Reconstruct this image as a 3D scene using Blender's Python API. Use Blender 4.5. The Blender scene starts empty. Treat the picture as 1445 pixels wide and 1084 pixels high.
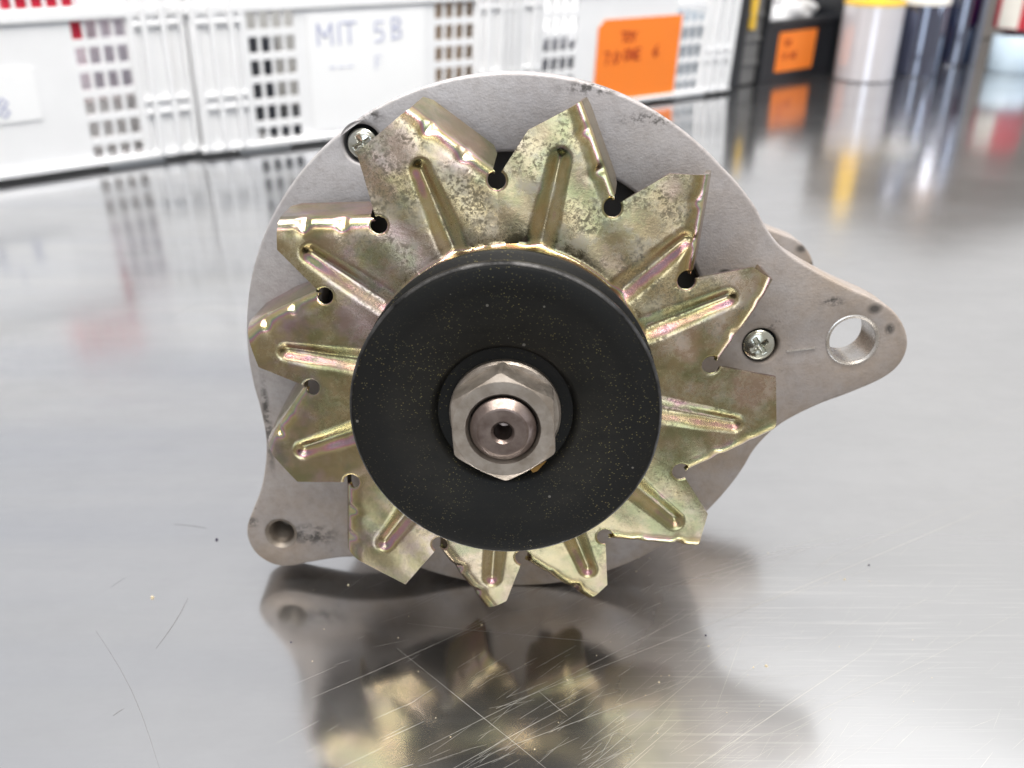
import bpy, bmesh, math, random
from mathutils import Vector, Matrix
from mathutils.geometry import delaunay_2d_cdt
random.seed(7)
S = bpy.context.scene
COL = S.collection
MM = 0.001
R = math.radians

# ------------------------------------------------------------------ camera
cd = bpy.data.cameras.new('camera')
cam = bpy.data.objects.new('camera', cd); COL.objects.link(cam)
cx, cy, cz = Vector((1, .000914, .00176)), Vector((-.001984, .460934, .887432)), Vector((0, -.887434, .460935))
m = Matrix((cx, cy, cz)).transposed().to_4x4(); m.translation = (0, 0, .17803)
cam.matrix_world = m
cd.lens = 32.39; cd.sensor_width = 36; cd.clip_start = .01; cd.clip_end = 50
cd.dof.use_dof = True; cd.dof.focus_distance = .218; cd.dof.aperture_fstop = 14; cd.dof.aperture_blades = 0
S.camera = cam

# ------------------------------------------------------------------ world: the room's soft light, brighter over the bench's far side
w = bpy.data.worlds.new('World'); S.world = w; w.use_nodes = True
nt = w.node_tree; N = nt.nodes; L = nt.links
bg = N['Background']
tc = N.new('ShaderNodeTexCoord'); sep = N.new('ShaderNodeSeparateXYZ'); L.new(tc.outputs['Generated'], sep.inputs[0])
def wr(sock, stops):
    r = N.new('ShaderNodeValToRGB'); L.new(sock, r.inputs[0])
    el = r.color_ramp.elements
    while len(el) < len(stops): el.new(.5)
    for e, (p, c) in zip(el, stops): e.position = p; e.color = (*c, 1)
    r.color_ramp.interpolation = 'EASE'
    return r.outputs[0]
def wmap(sock, a, b):
    n = N.new('ShaderNodeMapRange'); L.new(sock, n.inputs[0]); n.inputs[1].default_value = a; n.inputs[2].default_value = b
    return n.outputs[0]
ry = wr(wmap(sep.outputs[1], -1, 1), [(0, (.44, .425, .41)), (.35, (.44, .43, .425)), (.68, (.72, .72, .725)), (1, (.79, .79, .80))])
rx = wr(wmap(sep.outputs[0], -1, 1), [(0, (.98, 1.0, 1.05)), (.45, (.93, .93, .95)), (.75, (1.12, 1.11, 1.1)), (1, (1.1, 1.1, 1.1))])
mx = N.new('ShaderNodeMix'); mx.data_type = 'RGBA'; mx.blend_type = 'MULTIPLY'; mx.inputs[0].default_value = 1
L.new(ry, mx.inputs[6]); L.new(rx, mx.inputs[7])
rz = wr(wmap(sep.outputs[2], -1, 1), [(0, (.46, .43, .39)), (.44, (.82, .78, .72)), (.54, (1, 1, 1)), (1, (1, 1, 1))])     # the floor below the bench is dark
mz = N.new('ShaderNodeMix'); mz.data_type = 'RGBA'; mz.blend_type = 'MULTIPLY'; mz.inputs[0].default_value = 1
L.new(mx.outputs[2], mz.inputs[6]); L.new(rz, mz.inputs[7]); L.new(mz.outputs[2], bg.inputs[0])
bg.inputs[1].default_value = 1.0

# ------------------------------------------------------------------ lamps of the workshop
def area(name, loc, target, sx, sy, power, col):
    ld = bpy.data.lights.new(name, 'AREA'); ld.shape = 'RECTANGLE'; ld.size = sx; ld.size_y = sy; ld.energy = power; ld.color = col
    o = bpy.data.objects.new(name, ld); COL.objects.link(o)
    o.location = loc
    o.rotation_euler = (Vector(target) - Vector(loc)).to_track_quat('-Z', 'Y').to_euler()
    return o
area('overhead_light', (-.25, .75, 1.55), (-.25, .75, 0), 1.5, .10, 10, (1, .97, .92))
area('overhead_light', (.35, -.15, 1.6), (.1, .35, 0), 1.6, .10, 9, (1, .95, .88))
area('overhead_light', (-.15, .22, 1.15), (.0, .95, .05), 1.3, .16, 26, (1, .98, .95))  # added light, aimed at the crate fronts to brighten them
area('window_light', (.02, -1.8, .72), (.3, 1.0, .1),   .80, 1.35, 12, (.74, .86, 1))
area('overhead_light', (-.2, -1.15, 1.65), (0, .15, .05), 1.6, .14, 7, (1, .95, .88))
area('roof_window', (.72, 1.10, 1.80), (.12, .2, 0), 1.5, 1.2, 4.2, (.97, .98, 1))
area('side_window', (1.7, .5, .9), (.2, .9, .05), .5, 1.0, 10, (.80, .88, 1))

S.view_settings.view_transform = 'Standard'; S.view_settings.look = 'None'
S.view_settings.exposure = 0.0; S.view_settings.gamma = 1
S.render.engine = 'CYCLES'
S.cycles.use_denoising = True
S.cycles.max_bounces = 10; S.cycles.glossy_bounces = 6; S.cycles.sample_clamp_indirect = 6
S.cycles.caustics_reflective = False; S.cycles.caustics_refractive = False

# ------------------------------------------------------------------ material helpers
class Mat:
    def __init__(s, name):
        s.m = bpy.data.materials.new(name); s.m.use_nodes = True
        s.nt = s.m.node_tree; s.N = s.nt.nodes; s.L = s.nt.links
        s.b = s.N['Principled BSDF']; s._tc = s.N.new('ShaderNodeTexCoord')
        s.obj = s._tc.outputs['Object']
    def set(s, **k):
        for n, v in k.items():
            i = s.b.inputs[n.replace('_', ' ')]
            if hasattr(v, 'is_linked') or isinstance(v, bpy.types.NodeSocket): s.L.new(v, i)
            elif isinstance(v, tuple): i.default_value = (*v, 1) if len(v) == 3 else v
            else: i.default_value = v
        return s
    def link(s, v, i):
        if isinstance(v, bpy.types.NodeSocket): s.L.new(v, i)
        elif isinstance(v, tuple): i.default_value = (*v, 1)
        else: i.default_value = v
    def mapping(s, scale=(1, 1, 1), rot=(0, 0, 0), loc=(0, 0, 0), src=None):
        n = s.N.new('ShaderNodeMapping'); s.L.new(src or s.obj, n.inputs[0])
        n.inputs['Location'].default_value = loc; n.inputs['Rotation'].default_value = rot; n.inputs['Scale'].default_value = scale
        return n.outputs[0]
    def noise(s, scale, detail=4, rough=.55, vec=None, dist=0):
        n = s.N.new('ShaderNodeTexNoise'); s.L.new(vec or s.obj, n.inputs['Vector'])
        n.inputs['Scale'].default_value = scale; n.inputs['Detail'].default_value = detail
        n.inputs['Roughness'].default_value = rough; n.inputs['Distortion'].default_value = dist
        return n.outputs[0]
    def voro(s, scale, vec=None, rnd=1):
        n = s.N.new('ShaderNodeTexVoronoi'); s.L.new(vec or s.obj, n.inputs['Vector'])
        n.inputs['Scale'].default_value = scale; n.inputs['Randomness'].default_value = rnd
        return n.outputs['Distance'], n.outputs['Color']
    def ramp(s, v, stops, interp='LINEAR'):
        n = s.N.new('ShaderNodeValToRGB'); s.L.new(v, n.inputs[0]); el = n.color_ramp.elements
        while len(el) < len(stops): el.new(.5)
        for e, (p, c) in zip(el, stops):
            e.position = p; e.color = (*c, 1) if isinstance(c, tuple) else (c, c, c, 1)
        n.color_ramp.interpolation = interp
        return n.outputs[0]
    def mix(s, f, a, b, mode='MIX'):
        n = s.N.new('ShaderNodeMix'); n.data_type = 'RGBA'; n.blend_type = mode
        s.link(f, n.inputs[0]); s.link(a, n.inputs[6]); s.link(b, n.inputs[7]); return n.outputs[2]
    def math(s, op, a, b=0.0, clamp=False):
        n = s.N.new('ShaderNodeMath'); n.operation = op; n.use_clamp = clamp
        s.link(a, n.inputs[0]); s.link(b, n.inputs[1]); return n.outputs[0]
    def bump(s, h, strength=.2, dist=.0003, nrm=None):
        n = s.N.new('ShaderNodeBump'); n.inputs['Strength'].default_value = strength; n.inputs['Distance'].default_value = dist
        s.L.new(h, n.inputs['Height'])
        if nrm: s.L.new(nrm, n.inputs['Normal'])
        return n.outputs[0]
    def sepxyz(s, v):
        n = s.N.new('ShaderNodeSeparateXYZ'); s.L.new(v, n.inputs[0]); return n.outputs
    def maprange(s, v, a, b, c=0, d=1):
        n = s.N.new('ShaderNodeMapRange'); s.L.new(v, n.inputs[0])
        for i, q in zip((1, 2, 3, 4), (a, b, c, d)): n.inputs[i].default_value = q
        return n.outputs[0]

def simple(name, col, rough=.5, metal=0.0, var=.06, scale=40):
    M = Mat(name)
    n = M.noise(scale, 5)
    c = M.mix(M.ramp(n, [(.3, 0.0), (.7, 1.0)]), tuple(x * (1 - var) for x in col), tuple(min(1, x * (1 + var)) for x in col))
    M.set(Base_Color=c, Metallic=metal, Roughness=M.maprange(n, .3, .7, rough * .85, min(1, rough * 1.15)))
    return M.m

# brushed, scratched stainless steel
def steel_top():
    M = Mat('stainless_top')
    a = M.noise(1, 3, .6, M.mapping((18, 900, 1), (0, 0, R(-33))))
    b = M.noise(1, 3, .6, M.mapping((30, 1600, 1), (0, 0, R(-52))))
    c = M.noise(1, 2, .6, M.mapping((40, 1300, 1), (0, 0, R(12))))
    big = M.noise(9, 4)
    sm = M.noise(60, 4)
    patch = M.ramp(M.math('ADD', M.math('MULTIPLY', M.noise(10, 4, .6, M.mapping((.6, 2.2, 1), (0, 0, R(-30)), (.3, .1, 0))), .7), M.math('MULTIPLY', M.noise(45, 4, .65, M.mapping((.5, 2.6, 1), (0, 0, R(-30)))), .3)), [(.40, 0.0), (.60, 1.0)])
    sc = M.math('MAXIMUM', M.math('MULTIPLY', M.ramp(a, [(.56, 0.0), (.75, 1.0)]), .8), M.math('MAXIMUM', M.ramp(b, [(.60, 0.0), (.78, 1.0)]), M.ramp(c, [(.64, 0.0), (.8, .7)])))
    bx, by, bz = M.sepxyz(M.obj)
    wx = M.math('ADD', M.math('MULTIPLY', M.math('SUBTRACT', bx, .095), .84), M.math('MULTIPLY', M.math('SUBTRACT', by, .185), .54))
    wy = M.math('ADD', M.math('MULTIPLY', M.math('SUBTRACT', bx, .095), -.54), M.math('MULTIPLY', M.math('SUBTRACT', by, .185), .84))
    wl = M.math('SQRT', M.math('ADD', M.math('MULTIPLY', M.math('MULTIPLY', wx, wx), 90), M.math('MULTIPLY', M.math('MULTIPLY', wy, wy), 320)))
    worn = M.ramp(M.math('ADD', wl, M.math('MULTIPLY', M.math('SUBTRACT', big, .5), .9)), [(.45, 1.0), (1.45, 0.0)], 'EASE')      # the rubbed corner of the bench
    sc = M.math('MULTIPLY', sc, M.math('MULTIPLY', M.maprange(patch, 0, 1, .3, 1), M.math('MAXIMUM', worn, M.maprange(bx, -.06, .06, .12, .5))))
    colr = M.mix(M.ramp(big, [(.3, 0.0), (.7, 1.0)]), (.73, .73, .73), (.78, .775, .77))
    cloud = M.math('ADD', M.math('MULTIPLY', M.noise(1, 5, .65, M.mapping((9, 26, 1), (0, 0, R(-32)))), .6), M.math('MULTIPLY', M.noise(60, 5, .7), .4))
    colr = M.mix(M.ramp(cloud, [(.36, .32), (.6, 0.0)]), colr, (.58, .58, .578))
    band = M.ramp(M.noise(1, 3, .5, M.mapping((1.5, 26, 1), (0, 0, R(-27)))), [(.36, 1.0), (.62, 0.0)])  # soft bluish reflection bands, painted into the steel's colour
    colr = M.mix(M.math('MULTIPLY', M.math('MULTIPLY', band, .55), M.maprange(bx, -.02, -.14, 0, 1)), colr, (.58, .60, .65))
    colr = M.mix(M.math('MULTIPLY', sc, .25), colr, (.78, .77, .75))
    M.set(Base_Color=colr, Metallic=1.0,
          Roughness=M.math('ADD', M.maprange(big, .3, .7, .115, .16), M.math('MULTIPLY', sc, .14)),
          Normal=M.bump(M.math('ADD', M.math('MULTIPLY', sc, .6), M.math('MULTIPLY', sm, .06)), .12, .0002))
    # a second, broader lobe: the fine scratch haze of a used bench
    g = M.N.new('ShaderNodeBsdfPrincipled'); g.inputs['Metallic'].default_value = .88; g.inputs['Roughness'].default_value = .33
    M.L.new(M.mix(sc, (.50, .50, .50), (.64, .63, .61)), g.inputs['Base Color'])
    mx = M.N.new('ShaderNodeMixShader')
    M.L.new(M.math('ADD', M.math('ADD', M.maprange(patch, 0, 1, .08, .18), M.math('MULTIPLY', sc, .22)), M.math('MULTIPLY', worn, .55)), mx.inputs[0])
    out = M.N['Material Output']
    M.L.new(M.b.outputs[0], mx.inputs[1]); M.L.new(g.outputs[0], mx.inputs[2]); M.L.new(mx.outputs[0], out.inputs[0])
    return M.m

# yellow-passivated zinc fan: gold and olive, iridescent where pressed, grey white-rust and dirt towards one side
def fan_zinc():
    M = Mat('yellow_zinc')
    x, y, z = M.sepxyz(M.obj)
    big = M.noise(34, 4, .6); mid = M.noise(150, 5, .65); fine = M.noise(1100, 5, .75); clus = M.noise(120, 5, .7)
    gold = M.ramp(big, [(.30, (.32, .25, .14)), (.42, (.46, .345, .20)), (.50, (.36, .285, .165)), (.58, (.49, .36, .28)), (.68, (.43, .33, .20)), (.76, (.49, .37, .33))])
    geo = M.N.new('ShaderNodeNewGeometry')
    vt = M.N.new('ShaderNodeVectorTransform'); vt.vector_type = 'NORMAL'; vt.convert_from = 'WORLD'; vt.convert_to = 'OBJECT'
    M.L.new(geo.outputs['Normal'], vt.inputs[0])
    nx, ny, nz = M.sepxyz(vt.outputs[0])
    tilt = M.math('SUBTRACT', 1.0, M.math('ABSOLUTE', nz))
    film = M.math('ADD', M.math('ADD', M.math('MULTIPLY', tilt, 2.2), M.math('MULTIPLY', ny, .55)), M.math('MULTIPLY', M.noise(70, 3), 1.5))
    iri = M.ramp(M.math('FRACT', film), [(0, (.52, .40, .16)), (.2, (.62, .52, .26)), (.36, (.66, .30, .33)), (.48, (.50, .28, .45)), (.62, (.27, .42, .26)), (.76, (.50, .50, .24)), (1, (.52, .40, .16))])
    col = M.mix(M.ramp(tilt, [(.004, .12), (.06, .60), (.25, .65), (.6, .30)]), gold, iri)
    lil = M.math('MULTIPLY', M.ramp(M.noise(62, 4, .6, M.mapping((1, 1, 1), (0, 0, 0), (.13, .2, .5))), [(.46, 0.0), (.58, 1.0)]), M.maprange(x, .0, -.055, .08, .70))
    col = M.mix(lil, col, (.44, .31, .37))
    grn = M.math('MULTIPLY', M.ramp(M.noise(70, 4, .6, M.mapping((1, 1, 1), (0, 0, 0), (.6, .9, .1))), [(.50, 0.0), (.62, 1.0)]), .55)
    col = M.mix(grn, col, (.20, .235, .11))
    flat = M.ramp(tilt, [(.02, 1.0), (.22, .12)])
    side = M.maprange(M.math('ADD', y, M.math('MULTIPLY', x, .35)), -.035, .040)
    grime = M.math('ADD', M.math('MULTIPLY', clus, .55), M.math('MULTIPLY', mid, .45))
    d1 = M.math('MULTIPLY', M.math('MULTIPLY', M.ramp(grime, [(.49, 0.0), (.66, 1.0)]), M.ramp(fine, [(.34, .5), (.56, 1.0)])), M.math('MULTIPLY', M.maprange(side, 0, 1, .08, 1), flat))
    col = M.mix(M.math('MULTIPLY', d1, .6), col, (.40, .385, .36))
    clus2 = M.noise(85, 5, .7, M.mapping((1, 1, 1), (0, 0, 0), (.4, .7, .2)))
    spk = M.math('MULTIPLY', M.ramp(fine, [(.47, 0.0), (.57, 1.0)]), M.ramp(clus2, [(.45, 0.0), (.56, 1.0)]))
    spk = M.math('MULTIPLY', spk, M.math('MULTIPLY', M.maprange(side, 0, 1, .2, 1), flat))
    col = M.mix(M.math('MULTIPLY', spk, .7), col, (.045, .042, .022))
    M.set(Base_Color=col, Metallic=M.maprange(M.math('MAXIMUM', M.math('MULTIPLY', d1, .5), spk), 0, 1, 1, .3),
          Roughness=M.math('ADD', M.math('ADD', .21, M.math('MULTIPLY', d1, .27)), M.math('MULTIPLY', spk, .25)),
          Normal=M.bump(M.math('ADD', M.math('MULTIPLY', fine, .7), mid), .14, .0003))
    return M.m

def cast_alu():
    M = Mat('cast_aluminium')
    x, y, z = M.sepxyz(M.obj)
    big = M.noise(30, 4, .6); mid = M.noise(220, 5, .65); fine = M.noise(1500, 4, .6)
    base = M.mix(M.ramp(big, [(.35, 0.0), (.65, 1.0)]), (.40, .38, .385), (.47, .455, .46))
    warm = M.maprange(M.math('ADD', M.math('MULTIPLY', y, -1.0), M.math('MULTIPLY', x, .45)), -.075, .05, .05, 1)
    blot = M.ramp(M.math('ADD', M.math('MULTIPLY', big, .4), M.math('MULTIPLY', M.noise(75, 6, .65), .6)), [(.38, .45), (.62, 1.0)])
    base = M.mix(M.math('MULTIPLY', warm, blot), base, (.325, .245, .175))
    base = M.mix(M.ramp(M.noise(500, 6, .7), [(.35, .20), (.55, 0.0)]), base, (.15, .125, .10))
    sp = M.math('MULTIPLY', M.ramp(M.noise(260, 6, .75), [(.60, 0.0), (.72, 1.0)]), M.ramp(M.noise(48, 4), [(.52, 0.0), (.64, 1.0)]))
    def spot(cx, cy, rx, ry, rot, lo, hi):
        mp = M.mapping((1 / rx, 1 / ry, 0), (0, 0, rot), (0, 0, 0), src=off(cx, cy))
        n = M.N.new('ShaderNodeVectorMath'); n.operation = 'LENGTH'; M.L.new(mp, n.inputs[0])
        return M.math('MULTIPLY', M.ramp(n.outputs['Value'], [(.35, 1.0), (1.0, 0.0)]), M.ramp(M.noise(420, 5, .75), [(lo, 0.0), (hi, 1.0)]))
    def off(cx, cy):
        n = M.N.new('ShaderNodeVectorMath'); n.operation = 'SUBTRACT'; M.L.new(M.obj, n.inputs[0]); n.inputs[1].default_value = (cx, cy, 0); return n.outputs[0]
    for q in ((-.0595, -.055, .0095, .0042, R(50), .44, .56), (-.0768, -.051, .0035, .002, R(60), .46, .58), (.094, .0125, .0024, .0018, 0, .30, .42), (.0985, .007, .0016, .002, 0, .30, .45), (.083, .0145, .004, .0016, R(-40), .42, .56),
              (-.034, .062, .004, .002, R(-20), .40, .55), (.022, .068, .012, .0022, R(22), .46, .58), (.036, .0605, .012, .0022, R(35), .46, .58), (.055, .0225, .002, .001, R(-15), .3, .45), (-.0685, -.02, .0015, .018, R(8), .40, .55)):
        sp = M.math('MAXIMUM', sp, spot(*q))
    base = M.mix(M.math('MULTIPLY', sp, .85), base, (.05, .045, .04))
    M.set(Base_Color=base, Metallic=.45, Roughness=M.maprange(mid, .3, .7, .52, .66), Normal=M.bump(M.math('ADD', fine, M.math('MULTIPLY', mid, .8)), .32, .0003))
    return M.m

def black_pulley():
    M = Mat('black_pulley_paint')
    d, c = M.voro(1, M.mapping((2100, 3000, 2300), (0, 0, R(25)))); d2, c2 = M.voro(900)
    cr, cg, cb = M.sepxyz(c); cr2, cg2, cb2 = M.sepxyz(c2)
    patch = M.ramp(M.noise(55, 4, .6), [(.42, .08), (.60, 1.0)])
    s1 = M.math('MULTIPLY', M.math('MULTIPLY', M.math('LESS_THAN', d, .33), M.math('GREATER_THAN', cr, .78)), patch)
    s2 = M.math('MULTIPLY', M.math('LESS_THAN', d2, M.math('MULTIPLY', cg2, .34)), M.math('GREATER_THAN', cr2, .986))
    n = M.noise(90, 5, .65)
    vx, vy, vz = M.sepxyz(M.obj)
    rad = M.math('SQRT', M.math('ADD', M.math('MULTIPLY', vx, vx), M.math('MULTIPLY', vy, vy)))
    ring = M.ramp(M.math('MULTIPLY', rad, 25), [(.39, .10), (.43, .95), (.62, .9), (.72, .22), (.84, .15), (.9, .3)])
    swirl = M.noise(1, 4, .7, M.mapping((40, 260, 40), (0, 0, R(-20))))
    dust = M.math('MULTIPLY', M.math('ADD', M.math('MULTIPLY', M.ramp(n, [(.3, .1), (.72, 1.0)]), .65), M.math('MULTIPLY', M.ramp(swirl, [(.35, 0.0), (.7, 1.0)]), .35)), ring)
    col = M.mix(dust, (.005, .005, .0045), (.021, .0195, .016))
    col = M.mix(s1, col, M.mix(cg, (.16, .13, .05), (.09, .09, .05)))
    col = M.mix(s2, col, (.15, .14, .12))
    M.set(Base_Color=col, Roughness=M.maprange(dust, 0, 1, .5, .66), Specular_IOR_Level=.22, Normal=M.bump(M.noise(900, 4), .1, .0002))
    return M.m

def worn_steel(name, a, b, rough, scale=220):
    M = Mat(name)
    n = M.noise(scale, 5, .65); n2 = M.noise(scale * 5, 4, .7)
    c = M.mix(M.ramp(n, [(.35, 0.0), (.65, 1.0)]), a, b)
    M.set(Base_Color=c, Metallic=.92, Roughness=M.maprange(n2, .3, .7, rough * .8, rough * 1.3), Normal=M.bump(n2, .12, .0002))
    return M.m

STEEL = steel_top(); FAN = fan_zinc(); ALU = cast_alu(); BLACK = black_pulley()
NUT = worn_steel('zinc_nut', (.30, .255, .21), (.43, .38, .33), .42)
SHAFT = worn_steel('shaft_steel', (.15, .11, .095), (.26, .21, .185), .36)
SCREW = worn_steel('screw_zinc', (.52, .52, .42), (.62, .62, .56), .20)
BORE = worn_steel('machined_bore', (.55, .50, .44), (.68, .64, .6), .28)
DARK = simple('dark_interior', (.012, .011, .010), .8)
GREYIN = simple('grey_interior', (.16, .15, .14), .6, .3)
WHITE = simple('white_plastic', (.84, .84, .845), .38, 0, .02)
PAPER = simple('white_paper', (.90, .90, .90), .7, 0, .01)
ORANGE = simple('orange_card', (.95, .235, .025), .7, 0, .03)
INKB = simple('blue_ink', (.45, .47, .62), .6)
INKR = simple('dark_ink', (.42, .045, .006), .6)
BLKP = simple('black_plastic', (.012, .013, .016), .35)
GREYP = simple('grey_film', (.16, .155, .15), .4)
SILVER = simple('silver_can', (.70, .675, .70), .16, .3, .02)
YELLOW = simple('yellow_plastic', (.80, .50, .05), .4)
NAVY = simple('dark_navy_paint', (.004, .010, .026), .14)
NAVY.node_tree.nodes['Principled BSDF'].inputs['Coat Weight'].default_value = 1
NAVY.node_tree.nodes['Principled BSDF'].inputs['Coat Roughness'].default_value = .10
NAVY.node_tree.nodes['Principled BSDF'].inputs['Coat IOR'].default_value = 2.5
NAVY.node_tree.nodes['Principled BSDF'].inputs['Coat Tint'].default_value = (.25, .5, 1, 1)
NAVY.node_tree.nodes['Principled BSDF'].inputs['Specular Tint'].default_value = (.25, .5, 1, 1)
REDP = simple('red_paint', (.55, .02, .04), .35)
CREAM = simple('cream_print', (.75, .72, .66), .45)
PALEB = simple('pale_blue_plastic', (.66, .80, .92), .3)
BROWN = simple('brown_card', (.36, .24, .15), .8)
MAGENTA = simple('crimson_plastic', (.62, .015, .05), .4)
STEELDK = simple('dark_metal', (.05, .055, .07), .35, .6)
FOAM = simple('white_wrap', (.75, .74, .74), .6)
SCR = worn_steel('scratched_metal', (.56, .54, .50), (.66, .64, .60), .55, 900)
SMEAR = simple('grease_smear', (.13, .13, .13), .6)
CRUMB = simple('pale_crumb', (.72, .60, .40), .7, 0, .3, 900)
CRUMBD = simple('dark_crumb', (.03, .02, .05), .6)

# ------------------------------------------------------------------ geometry helpers (millimetres in, metres out)
class MB:
    def __init__(s): s.v = []; s.f = []
    def add(s, vs, fs):
        o = len(s.v); s.v += [tuple(p) for p in vs]; s.f += [tuple(o + i for i in f) for f in fs]; return s
    def box(s, x0, x1, y0, y1, z0, z1):
        return s.add([(x, y, z) for z in (z0, z1) for y in (y0, y1) for x in (x0, x1)],
                     [(0, 2, 3, 1), (4, 5, 7, 6), (0, 1, 5, 4), (2, 6, 7, 3), (0, 4, 6, 2), (1, 3, 7, 5)])
    def lathe(s, prof, n=64, cap0=False, cap1=False, c=(0, 0, 0)):
        vs = [(c[0] + r * math.cos(2 * math.pi * i / n), c[1] + r * math.sin(2 * math.pi * i / n), c[2] + z) for r, z in prof for i in range(n)]
        fs = []
        for k in range(len(prof) - 1):
            for i in range(n):
                j = (i + 1) % n; fs.append((k * n + i, k * n + j, (k + 1) * n + j, (k + 1) * n + i))
        if cap0: fs.append(tuple(range(n))[::-1])
        if cap1: fs.append(tuple((len(prof) - 1) * n + i for i in range(n)))
        return s.add(vs, fs)
    def stroke(s, pts, wd, z0, z1):
        for (x0, y0), (x1, y1) in zip(pts, pts[1:]):
            d = math.hypot(x1 - x0, y1 - y0) or 1; ux, uy = (x1 - x0) / d, (y1 - y0) / d; px, py = -uy * wd / 2, ux * wd / 2
            e = wd * .35
            q = [(x0 - ux * e + px, y0 - uy * e + py), (x1 + ux * e + px, y1 + uy * e + py), (x1 + ux * e - px, y1 + uy * e - py), (x0 - ux * e - px, y0 - uy * e - py)]
            s.add([(x, y, z) for z in (z0, z1) for x, y in q], [(0, 1, 2, 3), (7, 6, 5, 4), (0, 4, 5, 1), (1, 5, 6, 2), (2, 6, 7, 3), (3, 7, 4, 0)])
        return s
    def build(s, name, mat, parent=None, smooth=None, bevel=None, xf=None, seg=2):
        me = bpy.data.meshes.new(name)
        vs = [Vector(p) for p in s.v]
        if xf: vs = [xf @ p for p in vs]
        me.from_pydata([p * MM for p in vs], [], s.f); me.update()
        bm = bmesh.new(); bm.from_mesh(me); bmesh.ops.recalc_face_normals(bm, faces=bm.faces); bm.to_mesh(me); bm.free()
        return link(name, me, mat, parent, smooth, bevel, seg)
def link(name, me, mat, parent=None, smooth=None, bevel=None, seg=2):
    me.materials.clear(); me.materials.append(mat)
    if smooth is not None:
        for p in me.polygons: p.use_smooth = True
        me.set_sharp_from_angle(angle=R(smooth))
    o = bpy.data.objects.new(name, me); COL.objects.link(o)
    if parent: o.parent = parent
    if bevel:
        b = o.modifiers.new('bevel', 'BEVEL'); b.width = bevel * MM; b.segments = seg; b.limit_method = 'ANGLE'; b.angle_limit = R(40)
    return o
def empty(name, loc, mat3=None, rz=None):
    o = bpy.data.objects.new(name, None); COL.objects.link(o); o.empty_display_size = .02
    if mat3 is not None:
        M4 = mat3.to_4x4(); M4.translation = loc; o.matrix_world = M4
    else:
        o.location = loc
        if rz is not None: o.rotation_euler = (0, 0, rz)
    return o
def tag(o, label=None, cat=None, group=None, kind=None):
    if label: o['label'] = label
    if cat: o['category'] = cat
    if group: o['group'] = group
    if kind: o['kind'] = kind
    return o
def outline_solid(name, outer, holes, z0, z1, mat, parent, bev=.7, smooth=35):
    """flat outline with holes, thickened between z0 and z1 with a rounded edge"""
    def clean(loop):
        out = []
        for p in loop:
            if not out or math.hypot(p[0] - out[-1][0], p[1] - out[-1][1]) > .12: out.append((p[0], p[1]))
        if math.hypot(out[0][0] - out[-1][0], out[0][1] - out[-1][1]) < .12: out.pop()
        return out
    def area2(l): return sum(l[i][0] * l[(i + 1) % len(l)][1] - l[(i + 1) % len(l)][0] * l[i][1] for i in range(len(l)))
    loops = [clean(l) for l in [outer] + holes]
    loops = [l if (area2(l) > 0) == (k == 0) else l[::-1] for k, l in enumerate(loops)]      # material always on the left
    def inset(l, d):
        out = []
        for i in range(len(l)):
            a, p, c = Vector(l[i - 1]), Vector(l[i]), Vector(l[(i + 1) % len(l)])
            e = (p - a).normalized() + (c - p).normalized(); e.normalize()
            out.append((p.x - e.y * d, p.y + e.x * d))
        return out
    cp, ed, base = [], [], []
    for l in loops:
        o = len(cp); base.append(o); n = len(l); cp += [Vector(p) for p in inset(l, bev)]
        ed += [(o + i, o + (i + 1) % n) for i in range(n)]
    V2, _, F2, *_r = delaunay_2d_cdt(cp, ed, [], 0, 1e-6)
    def within(l, x, y):
        c = False; j = len(l) - 1
        for i in range(len(l)):
            if (l[i][1] > y) != (l[j][1] > y) and x < (l[j][0] - l[i][0]) * (y - l[i][1]) / (l[j][1] - l[i][1]) + l[i][0]: c = not c
            j = i
        return c
    ins = [inset(l, bev) for l in loops]
    def keep(f):
        x = sum(V2[i].x for i in f) / len(f); y = sum(V2[i].y for i in f) / len(f)
        return within(ins[0], x, y) and not any(within(l, x, y) for l in ins[1:])
    F2 = [f for f in F2 if keep(f)]
    b = MB()
    b.add([(p.x, p.y, z1) for p in V2], F2); b.add([(p.x, p.y, z0) for p in V2], [tuple(reversed(f)) for f in F2])
    for l in loops:
        n = len(l); rings = []
        for q in range(4):
            t = q / 3 * math.pi / 2; rings.append([(x, y, z1 - bev * (1 - math.cos(t))) for x, y in inset(l, bev * (1 - math.sin(t)))])
        rings += [[(x, y, z0 + bev * (1 - math.sin(q / 2 * math.pi / 2))) for x, y in inset(l, bev * (1 - math.cos(q / 2 * math.pi / 2)))] for q in range(3)]
        o = len(rings)
        b.add([v for r_ in rings for v in r_], [(k * n + i, (k + 1) * n + i, (k + 1) * n + (i + 1) % n, k * n + (i + 1) % n) for k in range(o - 1) for i in range(n)])
    me = bpy.data.meshes.new(name); me.from_pydata([Vector(p) * MM for p in b.v], [], b.f); me.update()
    bm = bmesh.new(); bm.from_mesh(me); bmesh.ops.remove_doubles(bm, verts=bm.verts, dist=2e-6)
    bmesh.ops.recalc_face_normals(bm, faces=bm.faces); bm.to_mesh(me); bm.free()
    return link(name, me, mat, parent, smooth)
def circ(cx, cy, r, n=40): return [(cx + r * math.cos(2 * math.pi * i / n), cy + r * math.sin(2 * math.pi * i / n)) for i in range(n)]
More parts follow.
